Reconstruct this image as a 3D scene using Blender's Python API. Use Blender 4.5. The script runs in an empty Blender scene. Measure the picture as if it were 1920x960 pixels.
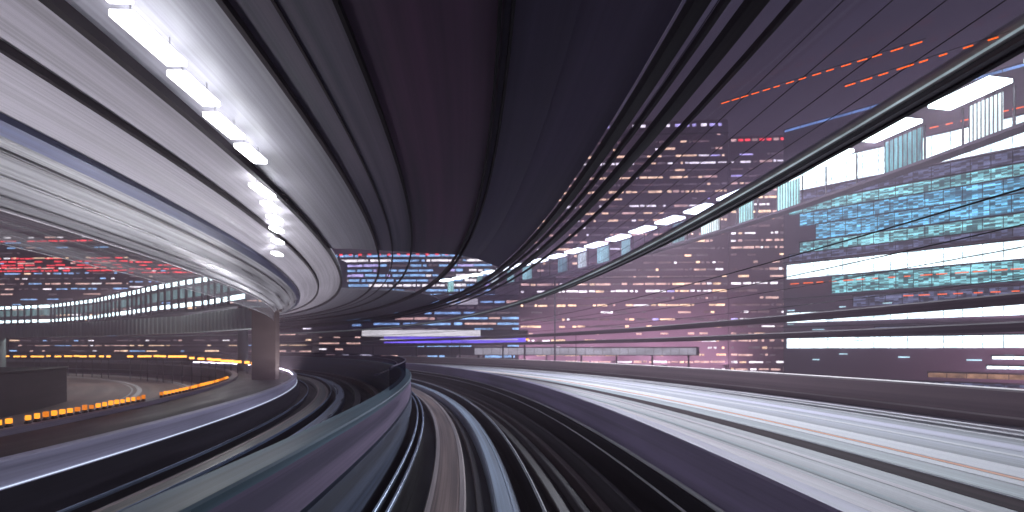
import bpy, bmesh, math, random
from mathutils import Vector, Matrix

S = bpy.context.scene
C = S.collection
rnd = random.Random(7)

# ------------------------------------------------------------------ camera
ZC = 12.0            # camera height above the street; z = ZC + h everywhere below
R = 105.0            # radius of the guideway curve, centre at (-R, 0)
F = 960.0            # focal length in pixels of the 1920 px wide photograph
cam = bpy.data.cameras.new("camera")
cam.sensor_width = 36.0
cam.lens = 18.0
cam.shift_y = 175.0 / 1920.0
cam.dof.use_dof = True
cam.dof.focus_distance = 7.0
cam.dof.aperture_fstop = 1.2
cam.clip_start = 0.05
cam.clip_end = 5000
co = bpy.data.objects.new("camera", cam)
co.location = (0, 0, ZC)
co.rotation_euler = (math.radians(90), 0, 0)
C.objects.link(co)
S.camera = co

# ------------------------------------------------------------------ world: purple city dusk
W = bpy.data.worlds.new("World")
S.world = W
W.use_nodes = True
nt = W.node_tree
nt.nodes.clear()
out = nt.nodes.new("ShaderNodeOutputWorld")
sky = nt.nodes.new("ShaderNodeTexSky")
sky.sky_type = 'NISHITA'
sky.sun_disc = False
sky.sun_elevation = math.radians(1.0)
sky.sun_rotation = math.radians(200)
b1 = nt.nodes.new("ShaderNodeBackground")
b1.inputs[1].default_value = 0.006
nt.links.new(sky.outputs[0], b1.inputs[0])
b2 = nt.nodes.new("ShaderNodeBackground")          # glow of the city in the low cloud
b2.inputs[0].default_value = (0.50, 0.42, 0.68, 1)
b2.inputs[1].default_value = 0.10
tcw = nt.nodes.new("ShaderNodeTexCoord")
sxy = nt.nodes.new("ShaderNodeSeparateXYZ")
nt.links.new(tcw.outputs['Generated'], sxy.inputs[0])
crw = nt.nodes.new("ShaderNodeValToRGB")
crw.color_ramp.elements[0].position = 0.0
crw.color_ramp.elements[0].color = (0.74, 0.47, 0.64, 1)
crw.color_ramp.elements[1].position = 0.55
crw.color_ramp.elements[1].color = (0.36, 0.36, 0.60, 1)
nt.links.new(sxy.outputs[2], crw.inputs[0])
nt.links.new(crw.outputs[0], b2.inputs[0])
ad = nt.nodes.new("ShaderNodeAddShader")
nt.links.new(b1.outputs[0], ad.inputs[0])
nt.links.new(b2.outputs[0], ad.inputs[1])
nt.links.new(ad.outputs[0], out.inputs[0])

S.view_settings.view_transform = 'Standard'
S.view_settings.look = 'None'
S.view_settings.gamma = 1
S.view_settings.exposure = 0.0
S.view_settings.use_curve_mapping = False
S.render.engine = 'CYCLES'
S.cycles.use_denoising = True
S.cycles.max_bounces = 8
S.cycles.volume_bounces = 0
S.cycles.transparent_max_bounces = 24
S.cycles.sample_clamp_indirect = 6
S.cycles.caustics_reflective = False
S.cycles.caustics_refractive = False

# ------------------------------------------------------------------ materials
MATS = {}


def _mat(name):
    m = bpy.data.materials.new(name)
    m.use_nodes = True
    m.node_tree.nodes.clear()
    return m, m.node_tree.nodes, m.node_tree.links


def streak(name, col, amp=0.35, rough=0.5, metal=0.0, fine=14.0, along=0.03, spec=0.5, tint=None, bump=0.0):
    """Surface with stripes and stains drawn out along its length (UV: x along, y across, in metres)."""
    m, N, L = _mat(name)
    o = N.new("ShaderNodeOutputMaterial")
    p = N.new("ShaderNodeBsdfPrincipled")
    uv = N.new("ShaderNodeTexCoord")
    mp = N.new("ShaderNodeMapping")
    mp.inputs['Scale'].default_value = (along, fine, 1)
    L.new(uv.outputs['UV'], mp.inputs[0])
    n1 = N.new("ShaderNodeTexNoise")
    n1.inputs['Scale'].default_value = 1.0
    n1.inputs['Detail'].default_value = 4
    n1.inputs['Roughness'].default_value = 0.65
    L.new(mp.outputs[0], n1.inputs['Vector'])
    mp2 = N.new("ShaderNodeMapping")
    mp2.inputs['Scale'].default_value = (along * 5, fine * 0.22, 1)
    L.new(uv.outputs['UV'], mp2.inputs[0])
    n2 = N.new("ShaderNodeTexNoise")
    n2.inputs['Scale'].default_value = 1.0
    n2.inputs['Detail'].default_value = 6
    L.new(mp2.outputs[0], n2.inputs['Vector'])
    ma = N.new("ShaderNodeMath")
    ma.operation = 'ADD'
    L.new(n1.outputs[0], ma.inputs[0])
    L.new(n2.outputs[0], ma.inputs[1])
    rp = N.new("ShaderNodeMapRange")
    rp.inputs[1].default_value = 0.8
    rp.inputs[2].default_value = 1.2
    L.new(ma.outputs[0], rp.inputs[0])
    mx = N.new("ShaderNodeMix")
    mx.data_type = 'RGBA'
    lo = [c * (1 - amp) for c in col]
    hi = [min(0.9, c * (1 + amp)) for c in (tint or col)]
    mx.inputs[6].default_value = (*lo, 1)
    mx.inputs[7].default_value = (*hi, 1)
    L.new(rp.outputs[0], mx.inputs[0])
    L.new(mx.outputs[2], p.inputs['Base Color'])
    rr = N.new("ShaderNodeMapRange")
    rr.inputs[1].default_value = 0.3
    rr.inputs[2].default_value = 0.7
    rr.inputs[3].default_value = max(0.03, rough - 0.12)
    rr.inputs[4].default_value = min(1, rough + 0.12)
    L.new(n2.outputs[0], rr.inputs[0])
    L.new(rr.outputs[0], p.inputs['Roughness'])
    p.inputs['Metallic'].default_value = metal
    p.inputs['Specular IOR Level'].default_value = spec
    if bump:
        bp = N.new("ShaderNodeBump")
        bp.inputs['Strength'].default_value = bump
        bp.inputs['Distance'].default_value = 0.01
        L.new(n1.outputs[0], bp.inputs['Height'])
        L.new(bp.outputs[0], p.inputs['Normal'])
    L.new(p.outputs[0], o.inputs[0])
    MATS[name] = m
    return m


def concrete(name, col, amp=0.25, rough=0.8, scale=0.6, metal=0.0):
    m, N, L = _mat(name)
    o = N.new("ShaderNodeOutputMaterial")
    p = N.new("ShaderNodeBsdfPrincipled")
    tc = N.new("ShaderNodeTexCoord")
    n1 = N.new("ShaderNodeTexNoise")
    n1.inputs['Scale'].default_value = scale
    n1.inputs['Detail'].default_value = 8
    n1.inputs['Roughness'].default_value = 0.6
    L.new(tc.outputs['Object'], n1.inputs['Vector'])
    mx = N.new("ShaderNodeMix")
    mx.data_type = 'RGBA'
    mx.inputs[6].default_value = (*[c * (1 - amp) for c in col], 1)
    mx.inputs[7].default_value = (*[c * (1 + amp) for c in col], 1)
    L.new(n1.outputs[0], mx.inputs[0])
    L.new(mx.outputs[2], p.inputs['Base Color'])
    p.inputs['Roughness'].default_value = rough
    p.inputs['Metallic'].default_value = metal
    L.new(p.outputs[0], o.inputs[0])
    MATS[name] = m
    return m


def glow(name, col, strength, vary=0.0, scale=(0.3, 0.3, 0.6), sample=False):
    """Something that gives off light: lamp diffuser or lit room behind a window."""
    m, N, L = _mat(name)
    o = N.new("ShaderNodeOutputMaterial")
    e = N.new("ShaderNodeEmission")
    e.inputs[0].default_value = (*col, 1)
    e.inputs[1].default_value = strength
    if vary:
        tc = N.new("ShaderNodeTexCoord")
        mp = N.new("ShaderNodeMapping")
        mp.inputs['Scale'].default_value = scale
        L.new(tc.outputs['Object'], mp.inputs[0])
        n = N.new("ShaderNodeTexNoise")
        n.inputs['Scale'].default_value = 1.0
        n.inputs['Detail'].default_value = 5
        n.inputs['Roughness'].default_value = 0.7
        L.new(mp.outputs[0], n.inputs['Vector'])
        r = N.new("ShaderNodeMapRange")
        r.inputs[1].default_value = 0.35
        r.inputs[2].default_value = 0.65
        r.inputs[3].default_value = strength * (1 - vary)
        r.inputs[4].default_value = strength * (1 + vary)
        L.new(n.outputs[0], r.inputs[0])
        L.new(r.outputs[0], e.inputs[1])
    L.new(e.outputs[0], o.inputs[0])
    m.cycles.emission_sampling = 'AUTO' if sample else 'NONE'
    MATS[name] = m
    return m


def rooms(name, ca, cb, lo, hi, cell=(0.7, 0.42), gaps=0.35, sharp=1.0):
    """Lit rooms behind glass: every pane has a brightness of its own, with blinds drawn to different depths."""
    m, N, L = _mat(name)
    o = N.new("ShaderNodeOutputMaterial")
    e = N.new("ShaderNodeEmission")
    tc = N.new("ShaderNodeTexCoord")
    mp = N.new("ShaderNodeMapping")
    mp.inputs['Scale'].default_value = (1 / cell[0], 0, 1 / cell[1])
    L.new(tc.outputs['Object'], mp.inputs[0])
    fl = N.new("ShaderNodeVectorMath")
    fl.operation = 'FLOOR'
    L.new(mp.outputs[0], fl.inputs[0])
    wn = N.new("ShaderNodeTexWhiteNoise")
    wn.noise_dimensions = '3D'
    L.new(fl.outputs[0], wn.inputs['Vector'])
    mp2 = N.new("ShaderNodeMapping")
    mp2.inputs['Scale'].default_value = (0.16, 0.0, 2.6)
    L.new(tc.outputs['Object'], mp2.inputs[0])
    n = N.new("ShaderNodeTexNoise")
    n.inputs['Scale'].default_value = 1.0
    n.inputs['Detail'].default_value = 5
    n.inputs['Roughness'].default_value = 0.7
    L.new(mp2.outputs[0], n.inputs['Vector'])
    a = N.new("ShaderNodeMath")
    a.operation = 'MULTIPLY_ADD'
    a.inputs[1].default_value = 0.5 * sharp
    L.new(wn.outputs['Value'], a.inputs[0])
    L.new(n.outputs[0], a.inputs[2])
    r = N.new("ShaderNodeMapRange")
    r.interpolation_type = 'SMOOTHSTEP'
    r.inputs[1].default_value = 0.35 + gaps * 0.5
    r.inputs[2].default_value = 1.0
    r.inputs[3].default_value = lo
    r.inputs[4].default_value = hi
    L.new(a.outputs[0], r.inputs[0])
    mx = N.new("ShaderNodeMix")
    mx.data_type = 'RGBA'
    mx.inputs[6].default_value = (*ca, 1)
    mx.inputs[7].default_value = (*cb, 1)
    L.new(n.outputs[0], mx.inputs[0])
    L.new(mx.outputs[2], e.inputs[0])
    L.new(r.outputs[0], e.inputs[1])
    L.new(e.outputs[0], o.inputs[0])
    m.cycles.emission_sampling = 'NONE'
    MATS[name] = m
    return m


def glass(name, tint, refl=1.0, rough=0.02, ior=0.05):
    m, N, L = _mat(name)
    o = N.new("ShaderNodeOutputMaterial")
    t = N.new("ShaderNodeBsdfTransparent")
    t.inputs[0].default_value = (*tint, 1)
    g = N.new("ShaderNodeBsdfGlossy")
    g.inputs['Color'].default_value = (0.9 * refl, 0.9 * refl, 0.95 * refl, 1)
    g.inputs['Roughness'].default_value = rough
    mx = N.new("ShaderNodeMixShader")
    mx.inputs[0].default_value = ior
    L.new(t.outputs[0], mx.inputs[1])
    L.new(g.outputs[0], mx.inputs[2])
    L.new(mx.outputs[0], o.inputs[0])
    MATS[name] = m
    return m


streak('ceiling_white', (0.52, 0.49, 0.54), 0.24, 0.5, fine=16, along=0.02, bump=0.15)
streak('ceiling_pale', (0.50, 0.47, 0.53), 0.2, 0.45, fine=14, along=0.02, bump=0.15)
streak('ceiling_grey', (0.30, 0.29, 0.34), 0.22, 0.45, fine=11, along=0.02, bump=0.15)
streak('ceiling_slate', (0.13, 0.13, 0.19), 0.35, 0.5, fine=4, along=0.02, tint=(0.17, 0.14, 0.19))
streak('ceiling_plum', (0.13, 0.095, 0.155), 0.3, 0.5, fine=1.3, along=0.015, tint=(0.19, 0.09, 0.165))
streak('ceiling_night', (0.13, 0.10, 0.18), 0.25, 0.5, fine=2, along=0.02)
streak('fascia', (0.25, 0.25, 0.265), 0.65, 0.35, fine=16, along=0.03, spec=0.6)
streak('gutter', (0.06, 0.07, 0.14), 0.3, 0.35, metal=0.4)
streak('girder', (0.014, 0.010, 0.014), 0.3, 0.6, spec=0.2)
streak('girder_plum', (0.03, 0.02, 0.028), 0.3, 0.6, spec=0.2)
streak('steel', (0.42, 0.40, 0.42), 0.3, 0.42, metal=0.85, fine=40)
streak('tube_grey', (0.62, 0.56, 0.56), 0.2, 0.45, fine=30)
streak('dark_steel', (0.05, 0.04, 0.05), 0.3, 0.35, metal=0.6, fine=30)
streak('rail_blue', (0.40, 0.50, 0.66), 0.3, 0.3, metal=0.7, fine=40)
streak('rail_pale', (0.80, 0.82, 0.86), 0.08, 0.3, fine=40)
streak('beam_brown', (0.20, 0.16, 0.16), 0.45, 0.5, fine=18, tint=(0.26, 0.19, 0.18))
streak('beam_edge', (0.42, 0.36, 0.36), 0.3, 0.4, fine=18)
streak('beam_blue', (0.34, 0.42, 0.54), 0.35, 0.4, fine=16)
streak('beam_teal', (0.20, 0.26, 0.27), 0.4, 0.4, fine=16, tint=(0.3, 0.28, 0.24))
streak('deck_black', (0.009, 0.008, 0.010), 0.5, 0.5, fine=8, spec=0.25)
streak('trough_rust', (0.075, 0.05, 0.055), 0.5, 0.5, fine=12)
streak('trough_grey', (0.06, 0.055, 0.065), 0.5, 0.5, fine=12)
streak('barrier_teal', (0.05, 0.105, 0.135), 0.45, 0.45, fine=9, tint=(0.085, 0.14, 0.18))
streak('barrier_purple', (0.15, 0.12, 0.21), 0.4, 0.5, fine=9, tint=(0.19, 0.14, 0.22))
streak('barrier_navy', (0.06, 0.075, 0.12), 0.5, 0.5, fine=9)
streak('parapet_purple', (0.34, 0.30, 0.47), 0.25, 0.5, fine=5, tint=(0.40, 0.34, 0.52))
streak('parapet_grey', (0.34, 0.33, 0.42), 0.25, 0.5, fine=10)
streak('parapet_dark', (0.013, 0.011, 0.016), 0.4, 0.5, fine=8, spec=0.3)
streak('walkway', (0.20, 0.215, 0.25), 0.5, 0.5, fine=3.2, along=0.01, tint=(0.26, 0.25, 0.27))
streak('walkway_dark', (0.085, 0.060, 0.066), 0.4, 0.85, spec=0.08, fine=6, along=0.01)
streak('walkway_pink', (0.50, 0.42, 0.46), 0.25, 0.5, fine=6, along=0.01)
streak('road_grey', (0.33, 0.34, 0.39), 0.55, 0.55, fine=2.6, along=0.008)
streak('road_white', (0.78, 0.78, 0.80), 0.14, 0.55, fine=6, along=0.01)
streak('road_teal', (0.28, 0.34, 0.36), 0.4, 0.55, fine=5, along=0.01)
streak('road_lavender', (0.50, 0.49, 0.60), 0.35, 0.55, fine=5, along=0.01)
streak('road_orange', (0.80, 0.26, 0.08), 0.2, 0.55, fine=6)
streak('wall_brown', (0.44, 0.33, 0.34), 0.25, 0.6, fine=3, along=0.01)
streak('wall_line', (0.70, 0.62, 0.60), 0.2, 0.5)
streak('channel_dark', (0.05, 0.04, 0.045), 0.4, 0.6)
streak('mauve_rail', (0.14, 0.095, 0.115), 0.3, 0.4, fine=10)
streak('ramp_brown', (0.24, 0.165, 0.15), 0.45, 0.6, fine=0.7, along=0.02)
streak('ramp_line', (0.62, 0.62, 0.64), 0.25, 0.6, fine=6)
streak('block_dark', (0.035, 0.024, 0.024), 0.3, 0.7, fine=3)
streak('side_deck', (0.010, 0.008, 0.012), 0.5, 0.6, fine=4)
streak('side_kerb', (0.16, 0.14, 0.19), 0.4, 0.5, fine=10)
streak('pale_girder', (0.38, 0.46, 0.46), 0.25, 0.6, fine=4, along=0.5)
concrete('asphalt', (0.04, 0.038, 0.045), 0.3, 0.85, 0.2)
concrete('column_brown', (0.13, 0.09, 0.078), 0.25, 0.7, 1.2)
concrete('cladding_mauve', (0.20, 0.13, 0.19), 0.2, 0.6, 0.1)
concrete('cladding_dark', (0.07, 0.05, 0.075), 0.2, 0.5, 0.1)
concrete('cladding_blue', (0.07, 0.08, 0.13), 0.2, 0.4, 0.1)
concrete('slab_dark', (0.07, 0.05, 0.075), 0.2, 0.6, 0.3)
concrete('black_metal', (0.02, 0.018, 0.022), 0.2, 0.4, 2, 0.3)
concrete('bridge_metal', (0.06, 0.065, 0.075), 0.2, 0.5, 1, 0.3)

glow('lamp_white', (0.93, 0.96, 1.0), 11, sample=True)
glow('led_strip', (0.70, 0.80, 1.0), 1.2)
glow('shelter_white', (0.80, 0.96, 1.0), 7, sample=True)
glow('shelter_panel', (0.42, 0.85, 0.90), 1.25, 0.45, (3, 3, 0.4))
glow('shelter_dim', (0.30, 0.70, 0.80), 0.6, 0.6, (3, 3, 0.4))
glow('shelter_pale', (0.75, 0.92, 0.95), 1.5, 0.4, (3, 3, 0.4))
glow('edge_strip', (0.70, 0.86, 0.95), 0.45, 0.5, (0.5, 0.5, 0.5))  # self-lit colour for the highlight along the edge tube
glow('amber', (1.0, 0.34, 0.025), 1.6)
glow('amber_dim', (1.0, 0.27, 0.015), 0.8)
glow('amber_far', (1.0, 0.42, 0.07), 3)
glow('orange_red', (1.0, 0.14, 0.02), 1.5)
glow('red', (1.0, 0.05, 0.07), 2.3, 0.7)
glow('win_warm', (1.0, 0.66, 0.45), 2.07, 0.7, (0.35, 0.35, 0.8))
glow('win_pink', (1.0, 0.62, 0.56), 1.27, 0.7, (0.35, 0.35, 0.8))
glow('win_white', (0.92, 0.86, 0.95), 2.29, 0.7, (0.35, 0.35, 0.8))
glow('win_violet', (0.55, 0.48, 1.0), 1.84, 0.7, (0.35, 0.35, 0.8))
glow('win_blue', (0.30, 0.55, 1.0), 1.7, 0.7, (0.35, 0.35, 0.8))
glow('win_dim', (0.55, 0.40, 0.50), 0.27, 0.7, (0.35, 0.35, 0.8))
glow('win_faint', (0.6, 0.35, 0.40), 0.3, 0.8, (0.35, 0.35, 0.8))
glow('ribbon_warm', (1.0, 0.55, 0.36), 0.35, 0.7, (0.5, 0.5, 0.5))
glow('dash_cyan', (0.55, 0.85, 1.0), 1.0, 0.6, (0.5, 0.5, 0.5))
glow('sign_white', (0.92, 0.88, 0.98), 1.0, 0.25, (0.1, 0.1, 0.4))
glow('sign_violet', (0.16, 0.10, 0.80), 1.5, 0.5, (0.1, 0.1, 0.9))
glow('arcade_white', (0.80, 0.76, 0.92), 0.5, 0.4, (0.1, 0.1, 0.3))
glow('bridge_strip', (0.72, 0.95, 1.0), 4.5, 0.5, (0.5, 0.5, 0.5))
glow('bridge_room', (0.36, 0.62, 0.66), 0.35, 0.6, (0.8, 0.8, 0.3))
glow('roof_blue', (0.22, 0.45, 0.95), 0.9, 0.6, (0.2, 0.2, 0.2))
rooms('ribbon_white', (0.55, 0.90, 1.0), (0.95, 0.97, 1.0), 1.4, 3.4, (1.4, 0.3), 0.0)
rooms('ribbon_teal', (0.10, 0.55, 0.62), (0.40, 0.75, 0.85), 0.16, 1.9, (0.4, 0.12), 0.35, 0.7)
rooms('ribbon_blue', (0.05, 0.30, 0.62), (0.25, 0.70, 0.95), 0.22, 2.2, (0.4, 0.12), 0.4, 0.7)
rooms('ribbon_slate', (0.20, 0.22, 0.42), (0.30, 0.34, 0.60), 0.06, 0.8, (0.4, 0.14), 0.4, 0.7)
glass('roof_glass', (0.84, 0.82, 0.88), 0.8, 0.03, 0.03)
glass('screen_glass', (0.55, 0.55, 0.62), 0.6)


# blurred haze, imitated by an added streaky film: the valance under the canopy's left edge
m, N, L = _mat('valance_film')
o = N.new("ShaderNodeOutputMaterial")
uv = N.new("ShaderNodeTexCoord")
mp = N.new("ShaderNodeMapping")
mp.inputs['Scale'].default_value = (0.03, 9, 1)
L.new(uv.outputs['UV'], mp.inputs[0])
n1 = N.new("ShaderNodeTexNoise")
n1.inputs['Scale'].default_value = 1.0
n1.inputs['Detail'].default_value = 5
L.new(mp.outputs[0], n1.inputs['Vector'])
r = N.new("ShaderNodeMapRange")
r.inputs[1].default_value = 0.38
r.inputs[2].default_value = 0.7
r.inputs[3].default_value = 0.04
r.inputs[4].default_value = 0.5
L.new(n1.outputs[0], r.inputs[0])
t = N.new("ShaderNodeBsdfTransparent")
p = N.new("ShaderNodeBsdfPrincipled")
p.inputs['Base Color'].default_value = (0.5, 0.48, 0.5, 1)
p.inputs['Roughness'].default_value = 0.5
mx = N.new("ShaderNodeMixShader")
L.new(r.outputs[0], mx.inputs[0])
L.new(t.outputs[0], mx.inputs[1])
L.new(p.outputs[0], mx.inputs[2])
L.new(mx.outputs[0], o.inputs[0])
MATS['valance_film'] = m

# ------------------------------------------------------------------ helpers
def link(name, me, mat, parent=None):
    o = bpy.data.objects.new(name, me)
    C.objects.link(o)
    if parent is not None:
        o.parent = parent
    for m in (mat if isinstance(mat, (list, tuple)) else [mat]):
        me.materials.append(MATS[m])
    return o


def tag(o, label=None, cat=None, group=None, kind=None):
    if label:
        o['label'] = label
    if cat:
        o['category'] = cat
    if group:
        o['group'] = group
    if kind:
        o['kind'] = kind
    return o


def empty(name, loc=(0, 0, 0), rz=0.0):
    o = bpy.data.objects.new(name, None)
    C.objects.link(o)
    o.empty_display_size = 0.5
    o.location = loc
    o.rotation_euler = (0, 0, rz)
    return o


def P(d, h, t):
    r = R + d
    return Vector((-R + r * math.cos(t), r * math.sin(t), ZC + h))


def ring(name, prof, mat, t0=-0.10, t1=1.62, parent=None, closed=True, dt=0.012, smooth=False, mats=None):
    """Extrude a profile of (d, h) points along the arc. mats: optional material index per profile edge."""
    n = max(2, int(math.ceil((t1 - t0) / dt)))
    ts = [t0 + (t1 - t0) * i / n for i in range(n + 1)]
    bm = bmesh.new()
    uvl = bm.loops.layers.uv.new("UVMap")
    m = len(prof)
    area = sum(prof[i][0] * prof[(i + 1) % m][1] - prof[(i + 1) % m][0] * prof[i][1] for i in range(m))
    edges = m if closed else m - 1
    acc = 0.0
    for e in range(edges):
        a, b = prof[e], prof[(e + 1) % m]
        ln = math.hypot(a[0] - b[0], a[1] - b[1])
        va = [bm.verts.new(P(a[0], a[1], t)) for t in ts]
        vb = [bm.verts.new(P(b[0], b[1], t)) for t in ts]
        rr = R + 0.5 * (a[0] + b[0])
        for i in range(n):
            q = (va[i], va[i + 1], vb[i + 1], vb[i])
            uq = ((ts[i] * rr, acc), (ts[i + 1] * rr, acc), (ts[i + 1] * rr, acc + ln), (ts[i] * rr, acc + ln))
            if area < 0:
                q, uq = q[::-1], uq[::-1]
            f = bm.faces.new(q)
            f.smooth = True
            if mats:
                f.material_index = mats[e]
            for l, c in zip(f.loops, uq):
                l[uvl].uv = (c[0] + 13.7 * prof[0][0], c[1] + 3.1 * prof[0][0])
        acc += ln
    if closed:
        for t, fl in ((ts[0], False), (ts[-1], True)):
            vs = [bm.verts.new(P(p[0], p[1], t)) for p in prof]
            if (area < 0) == fl:
                vs = vs[::-1]
            try:
                bm.faces.new(vs[::-1])
            except ValueError:
                pass
    if smooth:
        bmesh.ops.remove_doubles(bm, verts=bm.verts, dist=1e-5)
    me = bpy.data.meshes.new(name)
    bm.to_mesh(me)
    bm.free()
    return link(name, me, mat, parent)


def box_prof(d0, d1, h0, h1, c=0.0):
    if not c:
        return [(d0, h0), (d1, h0), (d1, h1), (d0, h1)]
    return [(d0, h0), (d1, h0), (d1, h1 - c), (d1 - c, h1), (d0 + c, h1), (d0, h1 - c)]


def tube_prof(d, h, r, n=8):
    return [(d + r * math.cos(2 * math.pi * i / n), h + r * math.sin(2 * math.pi * i / n)) for i in range(n)]


class MB:
    """Collects boxes and beams into one mesh."""

    def __init__(self):
        self.bm = bmesh.new()

    def box(self, x0, x1, y0, y1, z0, z1, mi=0):
        v = [self.bm.verts.new(p) for p in ((x0, y0, z0), (x1, y0, z0), (x1, y1, z0), (x0, y1, z0),
                                            (x0, y0, z1), (x1, y0, z1), (x1, y1, z1), (x0, y1, z1))]
        for q in ((0, 3, 2, 1), (4, 5, 6, 7), (0, 1, 5, 4), (1, 2, 6, 5), (2, 3, 7, 6), (3, 0, 4, 7)):
            self.bm.faces.new([v[i] for i in q]).material_index = mi
        return self

    def beam(self, a, b, w, h, mi=0):
        """Box of width w and height h whose axis runs a -> b."""
        a, b = Vector(a), Vector(b)
        x = (b - a).normalized()
        s = x.cross(Vector((0, 0, 1)))
        s = s.normalized() if s.length > 1e-4 else Vector((1, 0, 0))
        u = s.cross(x)
        v = [self.bm.verts.new(p + s * i * w / 2 + u * j * h / 2) for p in (a, b) for i, j in ((-1, -1), (1, -1), (1, 1), (-1, 1))]
        for q in ((0, 1, 2, 3), (7, 6, 5, 4), (0, 4, 5, 1), (1, 5, 6, 2), (2, 6, 7, 3), (3, 7, 4, 0)):
            self.bm.faces.new([v[i] for i in q]).material_index = mi
        return self

    def cyl(self, p, r, z0, z1, n=20, r2=None):
        r2 = r if r2 is None else r2
        a = [self.bm.verts.new((p[0] + r * math.cos(2 * math.pi * i / n), p[1] + r * math.sin(2 * math.pi * i / n), z0)) for i in range(n)]
        b = [self.bm.verts.new((p[0] + r2 * math.cos(2 * math.pi * i / n), p[1] + r2 * math.sin(2 * math.pi * i / n), z1)) for i in range(n)]
        for i in range(n):
            self.bm.faces.new((a[i], a[(i + 1) % n], b[(i + 1) % n], b[i])).smooth = True
        self.bm.faces.new(a[::-1])
        self.bm.faces.new(b)
        return self

    def build(self, name, mat, parent=None):
        bmesh.ops.recalc_face_normals(self.bm, faces=self.bm.faces)
        me = bpy.data.meshes.new(name)
        self.bm.to_mesh(me)
        self.bm.free()
        return link(name, me, mat, parent)


ORD = "first second third fourth fifth sixth seventh eighth ninth tenth eleventh twelfth thirteenth fourteenth fifteenth sixteenth seventeenth eighteenth nineteenth twentieth".split()

# ------------------------------------------------------------------ setting: ground, deck, roads
bm = bmesh.new()
bmesh.ops.create_circle(bm, cap_ends=True, segments=64, radius=1900)
me = bpy.data.meshes.new("ground")
bm.to_mesh(me)
bm.free()
tag(link("ground", me, 'asphalt'), kind='structure')

tag(ring("guideway_deck", box_prof(-8.2, 3.1, -4.2, -3.05), 'deck_black', t1=3.0), kind='structure')
tag(ring("side_deck", box_prof(-12.9, -8.5, -3.2, -2.3), 'side_deck', t1=3.0), kind='structure')

# road to the right of the guideway, with its painted bands
tag(ring("road", box_prof(7.35, 14.55, -3.4, -2.1), 'road_grey', t1=3.0), kind='structure')
for i, (a, b, m_) in enumerate(((7.40, 7.95, 'road_teal'), (8.10, 8.40, 'road_white'), (8.43, 8.58, 'road_orange'), (8.61, 9.35, 'road_white'),
                                (10.3, 10.5, 'road_white'), (10.9, 11.6, 'road_lavender'), (12.3, 12.55, 'road_white'), (13.0, 14.3, 'road_white'))):
    tag(ring("road_marking", box_prof(a, b, -2.098, -2.094), m_, t1=3.0), kind='structure')
tag(ring("pavement", box_prof(3.32, 6.9, -3.3, -1.98, 0.03), 'walkway', t1=3.0), kind='structure')
for a, b, m_ in ((4.55, 4.95, 'walkway_pink'), (5.1, 5.25, 'road_teal'), (5.75, 5.9, 'walkway_pink'), (6.35, 6.85, 'walkway_dark')):
    tag(ring("pavement_strip", box_prof(a, b, -1.978, -1.974), m_, t1=3.0), kind='structure')
tag(ring("drain_channel", box_prof(6.9, 7.35, -3.3, -2.16), 'channel_dark', t1=3.0), kind='structure')

# the brown ramp that curls inside the curve
tag(ring("ramp_road", box_prof(-28.5, -14.3, -5.0, -4.0), 'ramp_brown', t1=2.6), kind='structure')
for a, b in ((-15.95, -15.55), (-16.35, -16.2), (-20.3, -19.9), (-20.75, -20.6)):
    tag(ring("ramp_marking", box_prof(a, b, -3.998, -3.994), 'ramp_line', t1=2.6), kind='structure')

# ------------------------------------------------------------------ city haze
m, N, L = _mat('haze')
o = N.new("ShaderNodeOutputMaterial")
p = N.new("ShaderNodeVolumePrincipled")
p.inputs['Color'].default_value = (0.96, 0.74, 0.90, 1)
p.inputs['Density'].default_value = 0.0032
p.inputs['Anisotropy'].default_value = 0.2
L.new(p.outputs[0], o.inputs['Volume'])
MATS['haze'] = m
bm = bmesh.new()
bmesh.ops.create_cube(bm, size=1.0)
bmesh.ops.scale(bm, vec=(4000, 4000, 100), verts=bm.verts)
me = bpy.data.meshes.new("haze")
bm.to_mesh(me)
bm.free()
hz = link("haze", me, 'haze')
hz.location = (0, 0, 49)
tag(hz, kind='stuff')

# ------------------------------------------------------------------ guideway furniture
def track_beam(name, label, d0, d1, h, mat, edge):
    e = empty(name, P(0.5 * (d0 + d1), -3.05, 0))
    tag(e, label, 'running beam', 'concrete running beams of the guideway')
    def put(n, prof, m):
        o = ring(n, prof, m, parent=e)
        o.matrix_parent_inverse = Matrix.Translation(e.location).inverted()
        return o
    put('beam', box_prof(d0, d1, -3.05, h, 0.03), mat)
    w = 0.09
    put('steel_plate', box_prof(d0 + 0.03, d0 + 0.03 + w, h, h + 0.012), edge)
    put('steel_plate', box_prof(d1 - 0.03 - w, d1 - 0.03, h, h + 0.012), edge)
    return e


track_beam('running_beam', 'brown running beam with two pale edge plates, lower centre of the near track', -1.15, -0.42, -2.75, 'beam_brown', 'beam_edge')
track_beam('running_beam', 'blue grey running beam right of the brown one on the near track', 0.08, 0.50, -2.7, 'beam_blue', 'beam_blue')
track_beam('running_beam', 'teal and brown running beam next to the left parapet', -6.85, -6.15, -2.8, 'beam_teal', 'beam_edge')
track_beam('running_beam', 'pale blue running beam on the far track, beside the middle barrier', -5.7, -5.2, -2.75, 'beam_blue', 'rail_blue')


def cond_rail(label, d, h, w, mat):
    e = empty('conductor_rail', P(d, -3.05, 0))
    tag(e, label, 'rail', 'slim conductor rails along the guideway')
    inv = Matrix.Translation(e.location).inverted()
    o = ring('rail', box_prof(d - w / 2, d + w / 2, h - 0.08, h, 0.01), mat, parent=e)
    o.matrix_parent_inverse = inv
    o = ring('web', box_prof(d - 0.008, d + 0.008, -3.05, h - 0.08), 'deck_black', parent=e)
    o.matrix_parent_inverse = inv


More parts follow.
